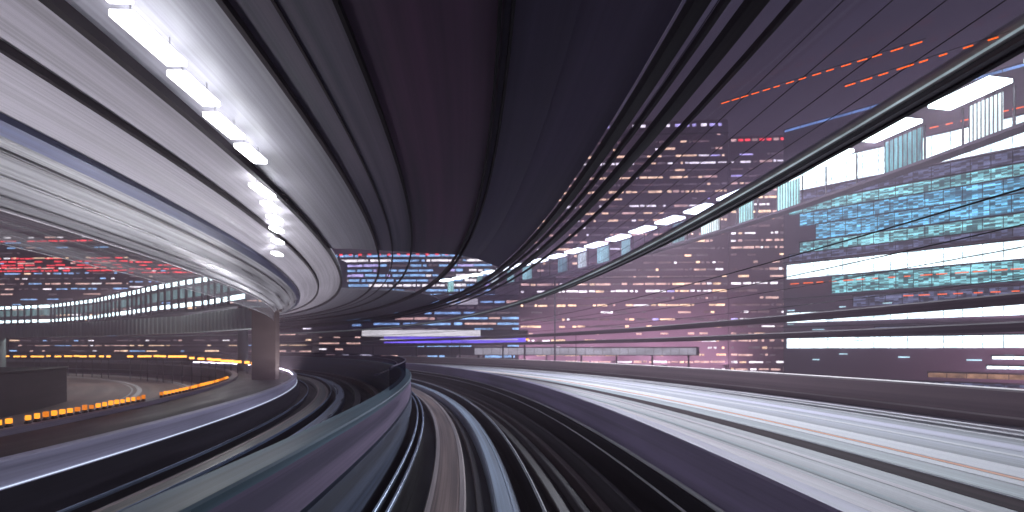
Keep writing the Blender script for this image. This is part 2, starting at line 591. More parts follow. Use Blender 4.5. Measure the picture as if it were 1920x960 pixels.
cond_rail('left of two thin dark blue rails at the foot of the middle barrier', -1.74, -2.35, 0.05, 'rail_blue')
cond_rail('right of two thin dark blue rails at the foot of the middle barrier', -1.55, -2.35, 0.05, 'rail_blue')
cond_rail('thin bright rail just right of the blue grey running beam', 0.80, -2.45, 0.03, 'rail_pale')
cond_rail('thin pale rail between the two running beams of the far track', -6.0, -2.6, 0.03, 'rail_blue')
cond_rail('thin blue rail running beside the left parapet of the far track', -7.45, -2.8, 0.04, 'rail_blue')

for d0, d1, h, m_, lb in ((1.22, 1.42, -2.86, 'trough_rust', 'rust brown cable trough nearest to the bright conductor rail'),
                          (1.62, 1.76, -2.84, 'trough_grey', 'narrow dark grey cable trough between two rusty ones'),
                          (1.95, 2.12, -2.80, 'trough_rust', 'rust brown cable trough nearest to the right parapet'),
                          (2.32, 2.42, -2.6, 'trough_grey', 'slim grey cable trough at the foot of the purple parapet'),
                          (-0.22, -0.10, -2.9, 'trough_grey', 'dark cable trough between brown and blue running beams'),
                          (-4.6, -4.3, -2.7, 'trough_grey', 'dark grey cable trough on the far track near the barrier'),
                          (-3.5, -3.2, -2.6, 'trough_rust', 'brown cable trough hidden close behind the middle barrier')):
    tag(ring('cable_trough', box_prof(d0, d1, -3.05, h, 0.02), m_), lb, 'cable trough', 'cable troughs on the black track bed')


def compound(name, label, cat, loc, parts, **kw):
    """parts: (part name, profile, material, extra dict)"""
    e = empty(name, loc)
    tag(e, label, cat, **kw)
    inv = Matrix.Translation(e.location).inverted()
    for n, prof, m_, ex in parts:
        o = ring(n, prof, m_, parent=e, **ex)
        o.matrix_parent_inverse = inv
    return e, inv


# middle barrier between the two tracks with a glass screen
e, inv = compound('middle_barrier', 'teal topped purple barrier wall with glass screen between the two tracks', 'barrier', P(-2.2, -3.05, 0), [
    ('wall', box_prof(-2.36, -2.04, -3.05, -1.08), 'barrier_navy', {}),
    ('side_panel', box_prof(-2.036, -1.99, -1.62, -1.06), 'barrier_purple', {}),
    ('skirting', box_prof(-2.036, -1.96, -2.15, -1.66), 'barrier_navy', {}),
    ('cap', box_prof(-2.37, -1.97, -1.08, -0.99, 0.02), 'barrier_teal', {}),
    ('glass_screen', box_prof(-2.21, -2.19, -0.99, -0.45), 'screen_glass', {'t0': 0.12}),
    ('handrail', tube_prof(-2.2, -0.43, 0.022), 'barrier_purple', {'t0': 0.12, 'smooth': True}),
    ('handrail', tube_prof(-2.55, -0.62, 0.02), 'barrier_purple', {'t0': 0.12, 'smooth': True}),
])
# left and right parapets
pe, pinv = compound('track_parapet', 'pale grey parapet with a thin light strip, left edge of the far track', 'parapet', P(-8.3, -3.05, 0), [
    ('wall', box_prof(-8.48, -8.2, -3.6, -1.88, 0.02), 'parapet_grey', {'t1': 2.6}),
    ('skirting', box_prof(-8.07, -8.03, -3.05, -2.33), 'parapet_dark', {}),
    ('light_strip', box_prof(-8.196, -8.175, -2.345, -2.325), 'led_strip', {}),
])
for k in range(12):            # added uplights hidden behind the parapet, brightening the ceiling
    la = bpy.data.lights.new('strip_light', 'AREA')
    la.shape = 'RECTANGLE'
    la.size = 8.2
    la.size_y = 0.05
    la.energy = 270
    la.color = (0.93, 0.92, 1.0)
    lo = bpy.data.objects.new('strip_light', la)
    C.objects.link(lo)
    lo.parent = pe
    lo.matrix_parent_inverse = pinv
    t = -0.06 + k * 0.088
    lo.location = P(-8.56, -1.97, t)
    lo.rotation_euler = (math.radians(180), 0, t + math.pi / 2)
compound('track_parapet', 'dark purple parapet with a bright pipe along its foot, right of the near track', 'parapet', P(3.2, -3.05, 0), [
    ('wall', box_prof(3.0, 3.31, -3.6, -1.44, 0.03), 'parapet_purple', {'t1': 2.6}),
    ('skirting', box_prof(2.80, 2.996, -3.05, -2.12), 'parapet_dark', {}),
    ('pipe', tube_prof(2.86, -2.07, 0.035), 'rail_pale', {'smooth': True}),
    ('pipe', tube_prof(2.62, -2.25, 0.02), 'rail_pale', {'smooth': True}),
])

# brown wall on the far side of the road
compound('road_wall', 'low brown wall with two pale lines along the far side of the white road', 'wall', P(14.9, -2.1, 0), [
    ('wall', box_prof(14.6, 15.1, -3.4, -1.17), 'wall_brown', {'t1': 2.9}),
    ('coping', box_prof(14.55, 15.15, -1.17, -1.11), 'wall_line', {'t1': 2.9}),
    ('kerb_line', box_prof(14.54, 14.597, -1.91, -1.85), 'wall_line', {'t1': 2.9}),
])
e, inv = compound('barrier_railing', 'mauve double railing high above the brown road wall', 'railing', P(15.3, -2.1, 0), [
    ('rail', box_prof(15.25, 15.45, 1.28, 1.62, 0.05), 'mauve_rail', {'t1': 1.9}),
    ('rail', box_prof(15.25, 15.45, 0.50, 0.80, 0.05), 'mauve_rail', {'t1': 1.9}),
])
for k in range(4):
    p = P(15.35, 0, 0.40 + k * 0.24)
    b = MB()
    b.beam((p.x, p.y, ZC - 3.0), (p.x, p.y, ZC + 1.28), 0.06, 0.06)
    o = b.build('post', 'mauve_rail', e)
    o.matrix_parent_inverse = inv

# low barrier with the amber lights, left of the side deck
tag(ring('lamp_kerb', box_prof(-12.9, -12.45, -2.3, -2.12, 0.03), 'side_kerb', t1=1.6), 'dark purple kerb carrying the row of amber lights', 'kerb')
b = MB().box(-0.08, 0.08, -0.05, 0.05, 0, 0.05)
b.box(-0.06, 0.06, -0.035, 0.035, 0.05, 0.10)
base_me = b.build('housing', 'black_metal').data
bpy.data.objects.remove(bpy.data.objects['housing'])
g = MB().box(-0.06, 0.06, -0.05, 0.05, 0.0, 0.16)
lens_me = g.build('lens', 'amber').data
bpy.data.objects.remove(bpy.data.objects['lens'])
lens_dim = lens_me.copy()
lens_dim.materials[0] = MATS['amber_dim']
k = 0
t = 0.105
while t < 0.40:
    if not (0.232 < t < 0.246) and rnd.random() < 0.98:
        p = P(-12.66, -2.12, t)
        e = empty('amber_lamp', p, t + math.pi / 2)
        tag(e, 'small glowing amber lamp in the curved row on the dark left kerb', 'lamp', 'amber lamps on the kerb')
        o = bpy.data.objects.new('housing', base_me)
        C.objects.link(o)
        o.parent = e
        o = bpy.data.objects.new('lens', rnd.choice((lens_me, lens_me, lens_dim)))
        C.objects.link(o)
        o.parent = e
        o.location.z = 0.10
        o.scale = (rnd.uniform(0.7, 1.1), 1, rnd.uniform(0.75, 1.05))
    t += 0.0036 + 0.012 * max(0, (t - 0.15))
    k += 1

# dark block at the left edge
compound('retaining_block', 'dark brown block wall with a rounded end beside the curled ramp', 'wall', P(-26, -4, 0.4), [
    ('wall', box_prof(-28.0, -24.0, -4.0, -1.42, 0.05), 'block_dark', {'t0': 0.2, 't1': 0.507}),
    ('coping', box_prof(-28.1, -23.9, -1.42, -1.30, 0.03), 'block_dark', {'t0': 0.2, 't1': 0.508}),
])

# ------------------------------------------------------------------ canopy
can = empty('canopy', P(-9.9, -12, 0.41))
tag(can, 'curved canopy over the guideway, pale ceiling on its left and glass on its right', 'canopy')
INV = Matrix.Translation(can.location).inverted()


def cpart(n, prof, m_, parent=None, **kw):
    o = ring(n, prof, m_, parent=parent or can, **kw)
    if parent is None:
        o.matrix_parent_inverse = INV
    return o


def strip(pts, m_, t0=-0.10, t1=1.62, th=0.10):
    up = [(d, h + th) for d, h in pts][::-1]
    o = cpart('ceiling_panel', pts + up, m_, t0=t0, t1=t1)
    return o


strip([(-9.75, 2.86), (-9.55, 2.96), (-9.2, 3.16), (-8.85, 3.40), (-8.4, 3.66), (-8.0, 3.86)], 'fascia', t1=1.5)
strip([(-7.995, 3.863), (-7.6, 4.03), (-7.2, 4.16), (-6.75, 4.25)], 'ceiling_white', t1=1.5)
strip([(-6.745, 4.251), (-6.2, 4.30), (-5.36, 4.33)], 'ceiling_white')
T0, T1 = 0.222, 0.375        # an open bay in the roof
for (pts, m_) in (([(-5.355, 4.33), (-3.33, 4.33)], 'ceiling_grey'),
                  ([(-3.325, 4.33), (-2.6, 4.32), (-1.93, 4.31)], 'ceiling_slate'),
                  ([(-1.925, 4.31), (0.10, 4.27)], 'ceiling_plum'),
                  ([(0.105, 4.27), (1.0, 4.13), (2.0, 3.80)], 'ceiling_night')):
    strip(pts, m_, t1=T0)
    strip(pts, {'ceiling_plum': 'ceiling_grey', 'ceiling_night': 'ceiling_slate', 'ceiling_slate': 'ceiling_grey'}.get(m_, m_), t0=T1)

for d, h, w, dep, m_ in ((-6.80, 4.12, 0.09, 0.15, 'girder'), (-5.40, 4.16, 0.12, 0.18, 'girder'),
                         (-3.36, 4.22, 0.08, 0.12, 'girder_plum'), (-2.75, 4.28, 0.04, 0.05, 'girder_plum'), (-1.95, 4.20, 0.06, 0.12, 'girder'),
                         (0.04, 4.10, 0.04, 0.18, 'girder'), (0.20, 4.10, 0.04, 0.16, 'girder'),
                         (2.12, 3.62, 0.17, 0.16, 'girder'), (2.34, 3.56, 0.05, 0.1, 'girder_plum'), (2.58, 3.44, 0.17, 0.12, 'girder'), (2.86, 3.33, 0.05, 0.08, 'girder_plum')):
    cpart('girder', box_prof(d - w / 2, d + w / 2, h, h + dep), m_)
cpart('gutter', [(-8.22, 3.60), (-7.98, 3.74), (-7.98, 3.86), (-8.22, 3.75)], 'gutter')
cpart('edge_trim', tube_prof(-9.74, 2.83, 0.05), 'steel', smooth=True)
cpart('valance', box_prof(-9.80, -9.785, 2.15, 2.86), 'valance_film', t0=-0.05, t1=1.5)  # added see-through sheet for the blurred veil
cpart('valance_rail', tube_prof(-9.79, 2.14, 0.012), 'steel', smooth=True)
for d, h, r in ((-9.45, 2.96, 0.018), (-9.05, 3.20, 0.012), (-8.6, 3.48, 0.022)):
    cpart('fascia_pipe', tube_prof(d, h, r), 'steel', smooth=True, t0=-0.05)

GA, GB = (2.02, 3.80), (4.26, 2.70)


def groof(d):
    return GA[1] + (GB[1] - GA[1]) * (d - GA[0]) / (GB[0] - GA[0])


gr = cpart('glass_roof', [GA, GB, (GB[0], GB[1] + 0.02), (GA[0], GA[1] + 0.02)], 'roof_glass')
bars = MB()
for k in range(7):
    d = 2.3 + k * 0.29
    o = cpart('glazing_bar', box_prof(d - 0.004, d + 0.004, groof(d) - 0.009, groof(d) - 0.003), 'girder_plum', parent=gr)
# right edge beam: a brushed tube, a dark channel and a glowing strip as its painted highlight
eb = cpart('edge_beam', box_prof(4.30, 4.40, 2.56, 2.625, 0.015), 'dark_steel')
cpart('edge_tube', tube_prof(4.34, 2.70, 0.085, 14), 'tube_grey', smooth=True)
cpart('edge_strip', box_prof(4.235, 4.255, 2.62, 2.635), 'edge_strip', t0=0.02)
cpart('edge_channel', box_prof(4.40, 4.46, 2.54, 2.59), 'girder')

b = MB()
p = P(-10.35, 0, 0.425)
b.box(-0.85, 0.85, -0.5, 0.5, 0, 14.9)
b.box(-1.0, 1.0, -0.6, 0.6, 14.9, 15.15)
o = b.build('column', 'column_brown', can)
o.matrix_parent_inverse = INV
o.location = (p.x, p.y, 0)
o.rotation_euler.z = 0.15

# ceiling lamps: a curved row of straight panels, each stepped a little further left
LAMPS = [(-4.25, 2.2, 3.45), (-4.42, 3.65, 4.85), (-4.68, 5.02, 6.20), (-4.90, 6.34, 7.56), (-5.12, 7.74, 8.80), (-5.40, 9.10, 10.16),
         (-5.60, 10.5, 11.5), (-6.60, 13.0, 14.1), (-7.08, 14.6, 15.4), (-7.62, 16.1, 16.8), (-8.25, 17.6, 18.3), (-8.95, 19.2, 19.9), (-9.75, 20.9, 21.6)]
idx = 0
for x, y0, y1 in LAMPS:
    x, y0, y1 = x * 0.965, y0 * 0.965, y1 * 0.965
    ym = (y0 + y1) / 2
    dm = math.hypot(x + R, ym) - R
    zc = 4.05 if dm > -6.6 else 4.05 + (dm + 6.6) * 0.36
    e = empty('ceiling_lamp', (x, ym, ZC + zc), math.pi / 2 + 0.5 * ym / R)
    if ym > 5:
        lb = '%s glowing ceiling lamp along the curved row, counted from the top of the photo' % ORD[idx]
        idx += 1
    else:
        lb = 'ceiling lamp of the curved row, above the top of the photo'
    tag(e, lb, 'ceiling lamp', 'ceiling lamps in a curved row under the pale ceiling')
    hl = (y1 - y0) / 2 * 0.93
    MB().box(-hl, hl, -0.135, 0.135, -0.04, 0.04).build('diffuser', 'lamp_white', e)
    MB().box(-hl * 0.9, hl * 0.9, -0.05, 0.05, 0.043, 0.08).build('housing', 'ceiling_white', e)
    for xx in (-hl * 0.7, hl * 0.7):
        MB().beam((xx, 0, 0.08), (xx, 0, 0.27 if dm > -6.6 else 0.22), 0.012, 0.012).build('hanger', 'steel', e)

# ------------------------------------------------------------------ elevated footbridge with glowing shelters, right
tag(ring('footbridge', box_prof(23.45, 24.3, 9.47, 9.62), 'slab_dark', t0=0.05, t1=1.2), 'dark elevated footbridge deck carrying the row of glowing shelters', 'footbridge')
fb = bpy.data.objects['footbridge']
for k in range(3):
    p = P(23.9, 0, 0.12 + k * 0.42)
    b = MB().cyl((p.x, p.y), 0.11, 0, ZC + 9.468, 12)
    b.build('column', 'slab_dark', fb)
NS = 20
for k in range(NS):
    t = 0.155 + k * 0.0315
    p = P(24.0, 9.62, t)
    e = empty('lit_shelter', p, t + math.pi / 2)      # x along the bridge, +y towards the road
    lb = '%s glowing cyan lamp shelter on the elevated footbridge, counted from the right' % ORD[k]
    tag(e, lb, 'lamp shelter', 'glowing shelters along the elevated footbridge')
    MB().beam((-1.35, 0.55, 2.25), (1.35, 0.55, 2.25), 1.3, 0.16).build('roof_light', 'shelter_white', e)
    if k % 5 != 3:
        pn = MB()
        w = (0.95, 0.7, 1.05, 0.8)[k % 4]
        pn.box(-w, w, -0.5, -0.44, 0.35, 2.1)
        pn.build('ribbed_panel', ('shelter_panel', 'shelter_dim', 'shelter_panel', 'shelter_pale', 'shelter_dim')[(k * 3) % 5], e)
        rb = MB()
        for q in range(9):
            x = -w + 2 * w * q / 8
            rb.box(x - 0.02, x + 0.02, -0.437, -0.40, 0.3, 2.14)
        rb.box(-w, w, -0.437, -0.40, 0.28, 0.33)
        rb.build('panel_frame', 'black_metal', e)
    for x in (-1.1, 1.1):
        MB().beam((x, -0.56, 0), (x, -0.56, 2.2), 0.07, 0.07).build('post', 'black_metal', e)
    if k < 12:
        la = bpy.data.lights.new('lamp_glow', 'AREA')
        la.energy = 1500
        la.color = (0.84, 0.88, 1.0)
        la.shape = 'RECTANGLE'
        la.size = 2.4
        la.size_y = 0.6
        lo = bpy.data.objects.new('lamp_glow', la)
        C.objects.link(lo)
        lo.parent = e
        lo.location = (0, 0.75, 2.12)
        lo.rotation_euler = (math.radians(40), 0, 0)

# ------------------------------------------------------------------ buildings
class Facade:
    """A block whose front runs from p0 (left) to p1 (right) seen from the guideway, depth behind it."""

    def __init__(self, name, label, cat, p0, p1, depth, ztop, mat, zbase=0.0):
        self.p0, self.p1 = Vector(p0), Vector(p1)
        v = self.p1 - self.p0
        self.L = v.length
        self.e = empty(name, (p0[0], p0[1], 0), math.atan2(v.y, v.x))
        tag(self.e, label, cat)
        self.zt = ztop
        self.depth = depth
        MB().box(0, self.L, 0, depth, zbase, ztop).build('wall', mat, self.e)
        self.wins = []

    def x_at(self, u):
        """distance along the front seen at photo column u"""
        k = (u - 960.0) / F
        d = (self.p1 - self.p0) / self.L
        return (k * self.p0.y - self.p0.x) / (d.x - k * d.y)

    def win(self, x0, x1, z0, z1, m_):
        self.wins.append((x0, x1, z0, z1, m_))

    def finish(self):
        ws = sorted(self.wins, key=lambda w: -(w[1] - w[0]) * (w[3] - w[2]))
        for w in ws[:95]:
            MB().box(w[0], w[1], -0.06, -0.003, w[2], w[3]).build('window', w[4], self.e)
        rest = ws[95:]
        if rest:
            ms = sorted({w[4] for w in rest})
            b = MB()
            for w in rest:
                b.box(w[0], w[1], -0.06, -0.003, w[2], w[3], ms.index(w[4]))
            tag(b.build('small_window', ms, self.e), kind='stuff')

    def slabs(self, zs, m_, proud=0.35, th=0.35):
        for z in zs:
            MB().box(-0.1, self.L + 0.1, -proud, -0.003, z, z + th).build('floor_slab', m_, self.e)


def pick(ws):
    r = rnd.random() * sum(w for _, w in ws)
    for m_, w in ws:
        r -= w
        if r <= 0:
            return m_
    return ws[-1][0]


def rows(f, z0, z1, fh, wh, prob, pal, wmin=1.0, wmax=4.0, gap=0.5, x0=0.6, x1=None):
    z = z0
    while z + wh < z1:
        x = x0
        pr = prob * rnd.choice((0.45, 0.8, 1.0, 1.15, 1.25))
        rowm = pick(pal)
        while x < (x1 or f.L) - wmin - 0.4:
            w = wmin + (wmax - wmin) * rnd.random() ** 2
            w = min(w, (x1 or f.L) - 0.4 - x)
            if rnd.random() < pr:
                f.win(x, x + w, z + rnd.uniform(-0.08, 0.08), z + wh * rnd.uniform(0.7, 1.0), rowm if rnd.random() < 0.6 else pick(pal))
            x += w + gap * rnd.uniform(0.5, 2.5)
        z += fh


def roofkit(f, n, m_):
    for k in range(n):
        w = rnd.uniform(3, 8)
        x = rnd.uniform(1, max(1.5, f.L - w - 1))
        y = rnd.uniform(2, max(3, f.depth - 6))
        MB().box(x, x + w, y, y + rnd.uniform(3, 5), f.zt + 0.003, f.zt + rnd.uniform(1.5, 3.2)).build('roof_plant', m_, f.e)


WARM = [('win_warm', 3.5), ('win_pink', 3.5), ('win_white', 2), ('win_violet', 0.6), ('win_dim', 4), ('win_faint', 4)]

# the tall office tower seen through the glass roof
tw = Facade('office_tower', 'tall mauve office tower with rows of small warm lit windows', 'tower', (2, 150), (62, 147), 40, ZC + 66, 'cladding_mauve')
rows(tw, 4, ZC + 62.5, 2.05, 0.62, 0.95, WARM, 0.6, 4.6, 0.3)
for k in range(24):
    x = 1 + k * 2.45
    if rnd.random() < 0.8:
        tw.win(x, x + rnd.uniform(0.8, 2.2), ZC + 64.2, ZC + 65.0, rnd.choice(('win_violet', 'win_violet', 'win_white', 'win_pink')))
tw.slabs([ZC + 61.9, ZC + 40.2, ZC + 20.4], 'slab_dark', 0.3, 0.4)
tw.finish()
roofkit(tw, 4, 'slab_dark')
tx = Facade('office_tower', 'lower tower wing with a row of red lights on top, beside the tall tower', 'tower', (62.3, 147), (80.5, 145.5), 38, ZC + 61, 'cladding_mauve')
rows(tx, 4, ZC + 57, 2.05, 0.62, 0.85, WARM, 0.6, 4.2, 0.35)
for k in range(9):
    tx.win(0.6 + 1.95 * k, 2.0 + 1.95 * k, ZC + 59.6, ZC + 60.3, 'red' if k % 3 else 'win_pink')
tx.finish()

for k, (x, y) in enumerate(((4, 137), (22, 136), (40, 135), (56, 134), (40, 36), (50, 26))):  # added lamps that give the facades their mauve glow
    e = empty('floodlight', (x, y, 0))
    tag(e, '%s floodlight on a post at the foot of the mauve facades, counted from the left' % ORD[k], 'floodlight', 'floodlights at the foot of the facades')
    MB().cyl((0, 0), 0.12, 0, ZC - 4.5, 10).build('post', 'black_metal', e)
    MB().box(-0.7, 0.7, -0.3, 0.3, ZC - 4.5, ZC - 4.1).build('head', 'black_metal', e)
    la = bpy.data.lights.new('flood', 'AREA')
    la.shape = 'RECTANGLE'
    la.size = 1.3
    la.size_y = 0.5
    la.energy = 5600 if k < 4 else 1300
    la.color = (0.95, 0.62, 0.78)
    lo = bpy.data.objects.new('flood', la)
    C.objects.link(lo)
    lo.parent = e
    lo.location = (0, 0, ZC - 4.0)
    lo.rotation_euler = (math.radians(125), 0, 0 if k < 4 else math.radians(-45))

# distant slab with bluish windows, seen through the open bay and below the canopy
bl = Facade('distant_block', 'wide distant building with many bluish lit windows under the canopy', 'building', (-118, 250), (-8, 246), 30, ZC + 46.5, 'cladding_blue')
rows(bl, 4, ZC + 46, 2.4, 1.2, 0.95, [('win_blue', 6), ('win_white', 1.2), ('win_violet', 1.5), ('win_dim', 1)], 1.5, 10, 0.5)
for k in range(16):
    x = 20 + k * 4.7
    bl.win(x, x + 1.6, ZC + 45.4, ZC + 46.3, 'red')
bl.finish()
bl2 = Facade('distant_block', 'lower blue lit building with one large white lit panel, behind the edge beam', 'building', (-52, 190), (17, 186), 25, ZC + 20, 'cladding_blue')
rows(bl2, 5, ZC + 19, 2.0, 0.9, 0.85, [('win_blue', 7), ('win_dim', 3), ('win_pink', 1.2)], 2, 12, 0.6)
bl2.win(bl2.x_at(838), bl2.x_at(896), ZC + 16.4, ZC + 18.6, 'sign_white')
bl2.finish()
bl3 = Facade('distant_block', 'low dark building with a few warm dashes of window light, behind the brown column', 'building', (-78, 165), (-36, 163), 25, ZC + 6.5, 'cladding_dark')
rows(bl3, 8, ZC + 6, 1.9, 0.55, 0.5, [('win_pink', 3), ('win_white', 2), ('win_blue', 1)], 2, 8, 2.0)
bl3.finish()

# long illuminated sign and the lit arcade under it
sg = empty('illuminated_sign', (-38.5, 130, 0))
tag(sg, 'long white and violet illuminated sign with a small orange end light', 'sign')
MB().box(0, 42.5, 0.003, 0.6, ZC + 1.2, ZC + 5.0).build('backing', 'black_metal', sg)
MB().box(0.2, 30.5, -0.12, 0, ZC + 3.3, ZC + 4.9).build('white_panel', 'sign_white', sg)
MB().box(6.0, 42.0, -0.16, 0, ZC + 1.6, ZC + 3.25).build('violet_panel', 'sign_violet', sg)
MB().box(5.0, 40.0, -0.20, -0.163, ZC + 2.35, ZC + 2.6).build('white_line', 'sign_white', sg)
MB().box(42.0, 42.8, -0.2, 0, ZC + 2.3, ZC + 2.7).build('end_light', 'amber_far', sg)
for x in (3, 14, 25, 36, 41.5):
    MB().box(x, x + 0.4, 0.1, 0.5, 0, ZC + 1.195).build('support', 'black_metal', sg)
ac = Facade('arcade', 'long low lit arcade with pale lavender windows behind the road wall', 'arcade', (-38, 138), (47, 128.5), 6, ZC + 0.62, 'cladding_mauve', ZC - 1.6)
for k in range(26):
    u0, u1 = 890 + k * 16, 890 + k * 16 + 15.3
    ac.win(ac.x_at(u0), ac.x_at(u1), ZC - 1.4, ZC + 0.35, 'arcade_white')
for k in range(10):
    MB().box(2 + k * 9, 2.4 + k * 9, 1, 1.4, 0, ZC - 1.603).build('support', 'black_metal', ac.e)
ac.finish()

# mid-rise behind the office, with a blue roof line
rf = Facade('dark_block', 'dark building with a blue glowing roof edge behind the bright office', 'building', (51.3, 96.7), (104, 44), 25, ZC + 41.5, 'cladding_dark')
for k in range(14):
    rf.win(0.2 + k * 2.7, 2.8 + k * 2.7, ZC + 40.9, ZC + 41.3, 'roof_blue')
rows(rf, ZC + 22, ZC + 30, 3.2, 0.7, 0.4, [('win_blue', 3), ('win_violet', 2), ('win_dim', 3)], 1, 4, 1)
rf.win(0.4, 9, ZC + 25.6, ZC + 26.4, 'dash_cyan')
rf.win(0.4, 11, ZC + 23.0, ZC + 25.0, 'ribbon_blue')
rf.finish()

# bright office at the right with ribbon windows
of = Facade('glass_office', 'bright office building with wide cyan white ribbon windows at right', 'office', (31.9, 60.0), (78.0, 13.9), 26, ZC + 22.0, 'cladding_mauve')
RIB = []                                                                  # x0, x1, z0, z1, material


def ribbon(u0, u1, h0, h1, m_):
    x0 = max(0.3, of.x_at(u0))
    x1 = min(of.L - 0.3, of.x_at(u1)) if u1 < 2100 else of.L - 0.3
    w = MB().box(x0, x1, -0.10, -0.003, ZC + h0, ZC + h1).build('ribbon_window', m_, of.e)
    fr = MB()
    n = max(1, int((x1 - x0) / 1.4))
    for q in range(n + 1):
        x = x0 + (x1 - x0) * q / n
        fr.box(x - 0.025, x + 0.025, -0.14, -0.103, ZC + h0, ZC + h1)
    fr.box(x0 - 0.05, x1 + 0.05, -0.2, -0.003, ZC + h1 + 0.003, ZC + h1 + 0.12)
    fr.build('frame', 'black_metal', w)


ribbon(1480, 2200, 18.3, 21.0, 'ribbon_white')
ribbon(1480, 2200, 16.9, 18.0, 'ribbon_slate')
ribbon(1480, 2200, 15.6, 16.7, 'ribbon_teal')
ribbon(1500, 2200, 14.1, 15.5, 'ribbon_blue')
ribbon(1530, 2200, 12.4, 14.0, 'ribbon_blue')
ribbon(1500, 2200, 11.1, 12.2, 'ribbon_teal')
ribbon(1480, 2200, 10.2, 10.95, 'ribbon_slate')
ribbon(1468, 2200, 8.2, 9.8, 'ribbon_white')
ribbon(1560, 2200, 6.2, 8.0, 'ribbon_teal')
ribbon(1600, 2200, 4.6, 5.7, 'ribbon_slate')
ribbon(1468, 2200, 3.1, 4.2, 'ribbon_white')
ribbon(1640, 2200, 1.8, 2.3, 'ribbon_slate')
ribbon(1468, 2200, 0.15, 1.3, 'ribbon_white')
ribbon(1860, 2200, -0.9, -0.65, 'ribbon_white')
ribbon(1850, 2200, -1.8, -1.55, 'ribbon_white')
ribbon(1740, 2200, -2.75, -2.3, 'ribbon_warm')
ribbon(1640, 2200, -3.5, -3.2, 'ribbon_slate')
for z0, z1, m_, pr in ((12.7, 15.5, 'dash_cyan', 0.35), (15.9, 17.0, 'dash_cyan', 0.5), (10.7, 11.6, 'dash_cyan', 0.5)):
    for k in range(int(of.L / 1.3)):
        if rnd.random() < pr and len(of.wins) < 95:
            z = rnd.uniform(z0, z1 - 0.15)
            of.wins.append((k * 1.3 + 0.4, k * 1.3 + rnd.uniform(1.0, 1.6), z, z + 0.12, m_))
for w in of.wins:
    MB().box(w[0], w[1], -0.19, -0.145, w[2], w[3]).build('lit_louver', w[4], of.e)
of.slabs([ZC + 21.0, ZC + 10.0, ZC + 5.8, ZC + 2.5], 'slab_dark', 0.3, 0.14)

# dark city blocks at the left with red and white lights
LEFT = [('win_white', 2), ('win_pink', 2), ('win_warm', 1.4), ('win_blue', 2), ('win_dim', 4)]
for (p0, p1, zt, lb, redz) in (((-205, 176), (-128, 172), 40, 'dark city block with strong rows of red lights at far left', (26.4, 27.5, 28.3, 29.5, 30.6, 36.5)),
                               ((-126, 168), (-88, 167), 38, 'dark city block with scattered red and white windows beside the lit bridge', (25.0, 26.2, 27.4, 28.4, 33)),
                               ((-86, 160), (-62, 159), 32, 'narrow dark city block just left of the brown column', (25,))):
    f = Facade('city_block', lb, 'building', p0, p1, 30, ZC + zt, 'cladding_dark')
    rows(f, 6, ZC + zt - 1, 1.75, 0.46, 0.8, LEFT, 1, 6, 0.8)
    for rz in redz:
        x = 0.5
        while x < f.L - 4:
            w = rnd.uniform(0.8, 3.5)
            if rnd.random() < 0.75:
                f.win(x, x + w, ZC + rz, ZC + rz + rnd.uniform(0.25, 0.5), 'red')
            x += w + rnd.uniform(0.2, 1.0)
    f.finish()
    roofkit(f, 3, 'slab_dark')

# ------------------------------------------------------------------ lit bridge and pale viaduct, left
pts = [(-132, 118), (-102, 102), (-87, 97), (-70, 86), (-56, 75), (-46, 67), (-36, 60), (-27.5, 52.5)]
br = empty('lit_bridge', (-27.5, 52.5, 0))
tag(br, 'covered footbridge with cyan white light strips and dark posts at left', 'footbridge')


def bpart(mb, n, m_, kind=None):
    o = mb.build(n, m_, br)
    o.matrix_parent_inverse = Matrix.Translation(br.location).inverted()
    if kind:
        tag(o, kind=kind)
    return o


roof, floor, st1, st2, room, post = MB(), MB(), MB(), MB(), MB(), MB()
for a, b_ in zip(pts, pts[1:]):
    a3, b3 = Vector((*a, 0)), Vector((*b_, 0))
    n = (b3 - a3).normalized().cross(Vector((0, 0, 1)))
    if n.y > 0:
        n = -n
    U = Vector((0, 0, 1))
    roof.beam(a3 - n * 1.5 + U * (ZC + 8.55), b3 - n * 1.5 + U * (ZC + 8.55), 3.4, 0.25)
    floor.beam(a3 - n * 1.5 + U * (ZC + 4.7), b3 - n * 1.5 + U * (ZC + 4.7), 3.2, 0.4)
    st1.beam(a3 + U * (ZC + 8.2), b3 + U * (ZC + 8.2), 0.3, 0.46)
    st2.beam(a3 + U * (ZC + 5.45), b3 + U * (ZC + 5.45), 0.2, 0.45)
    room.beam(a3 - n * 1.2 + U * (ZC + 7.2), b3 - n * 1.2 + U * (ZC + 7.2), 0.1, 1.2)
    ln = (b3 - a3).length
    for k in range(int(ln / 2.0)):
        q = a3.lerp(b3, k * 2.0 / ln) + n * 0.25
        post.beam(q + U * (ZC + 4.7), q + U * (ZC + 8.5), 0.22, 0.22)
for a in ((-29, 50.8), (-36, 57), (-44, 63), (-55, 71.5), (-68, 82), (-84, 93)):  # added area lights at the bridge, brightening the viaduct
    la = bpy.data.lights.new('strip_light', 'AREA')
    la.shape = 'RECTANGLE'
    la.size = 8
    la.size_y = 0.2
    la.energy = 380
    la.color = (0.95, 0.92, 0.9)
    lo = bpy.data.objects.new('strip_light', la)
    C.objects.link(lo)
    lo.parent = br
    lo.matrix_parent_inverse = Matrix.Translation(br.location).inverted()
    lo.location = (a[0], a[1], ZC + 8.35)
    lo.rotation_euler = (math.radians(40), 0, math.radians(145))
bpart(roof, 'roof', 'bridge_metal')
bpart(floor, 'floor', 'bridge_metal')
bpart(st1, 'light_strip', 'bridge_strip')
bpart(st2, 'light_strip', 'bridge_strip')
bpart(room, 'back_glazing', 'bridge_room')
bpart(post, 'post', 'black_metal', 'stuff')
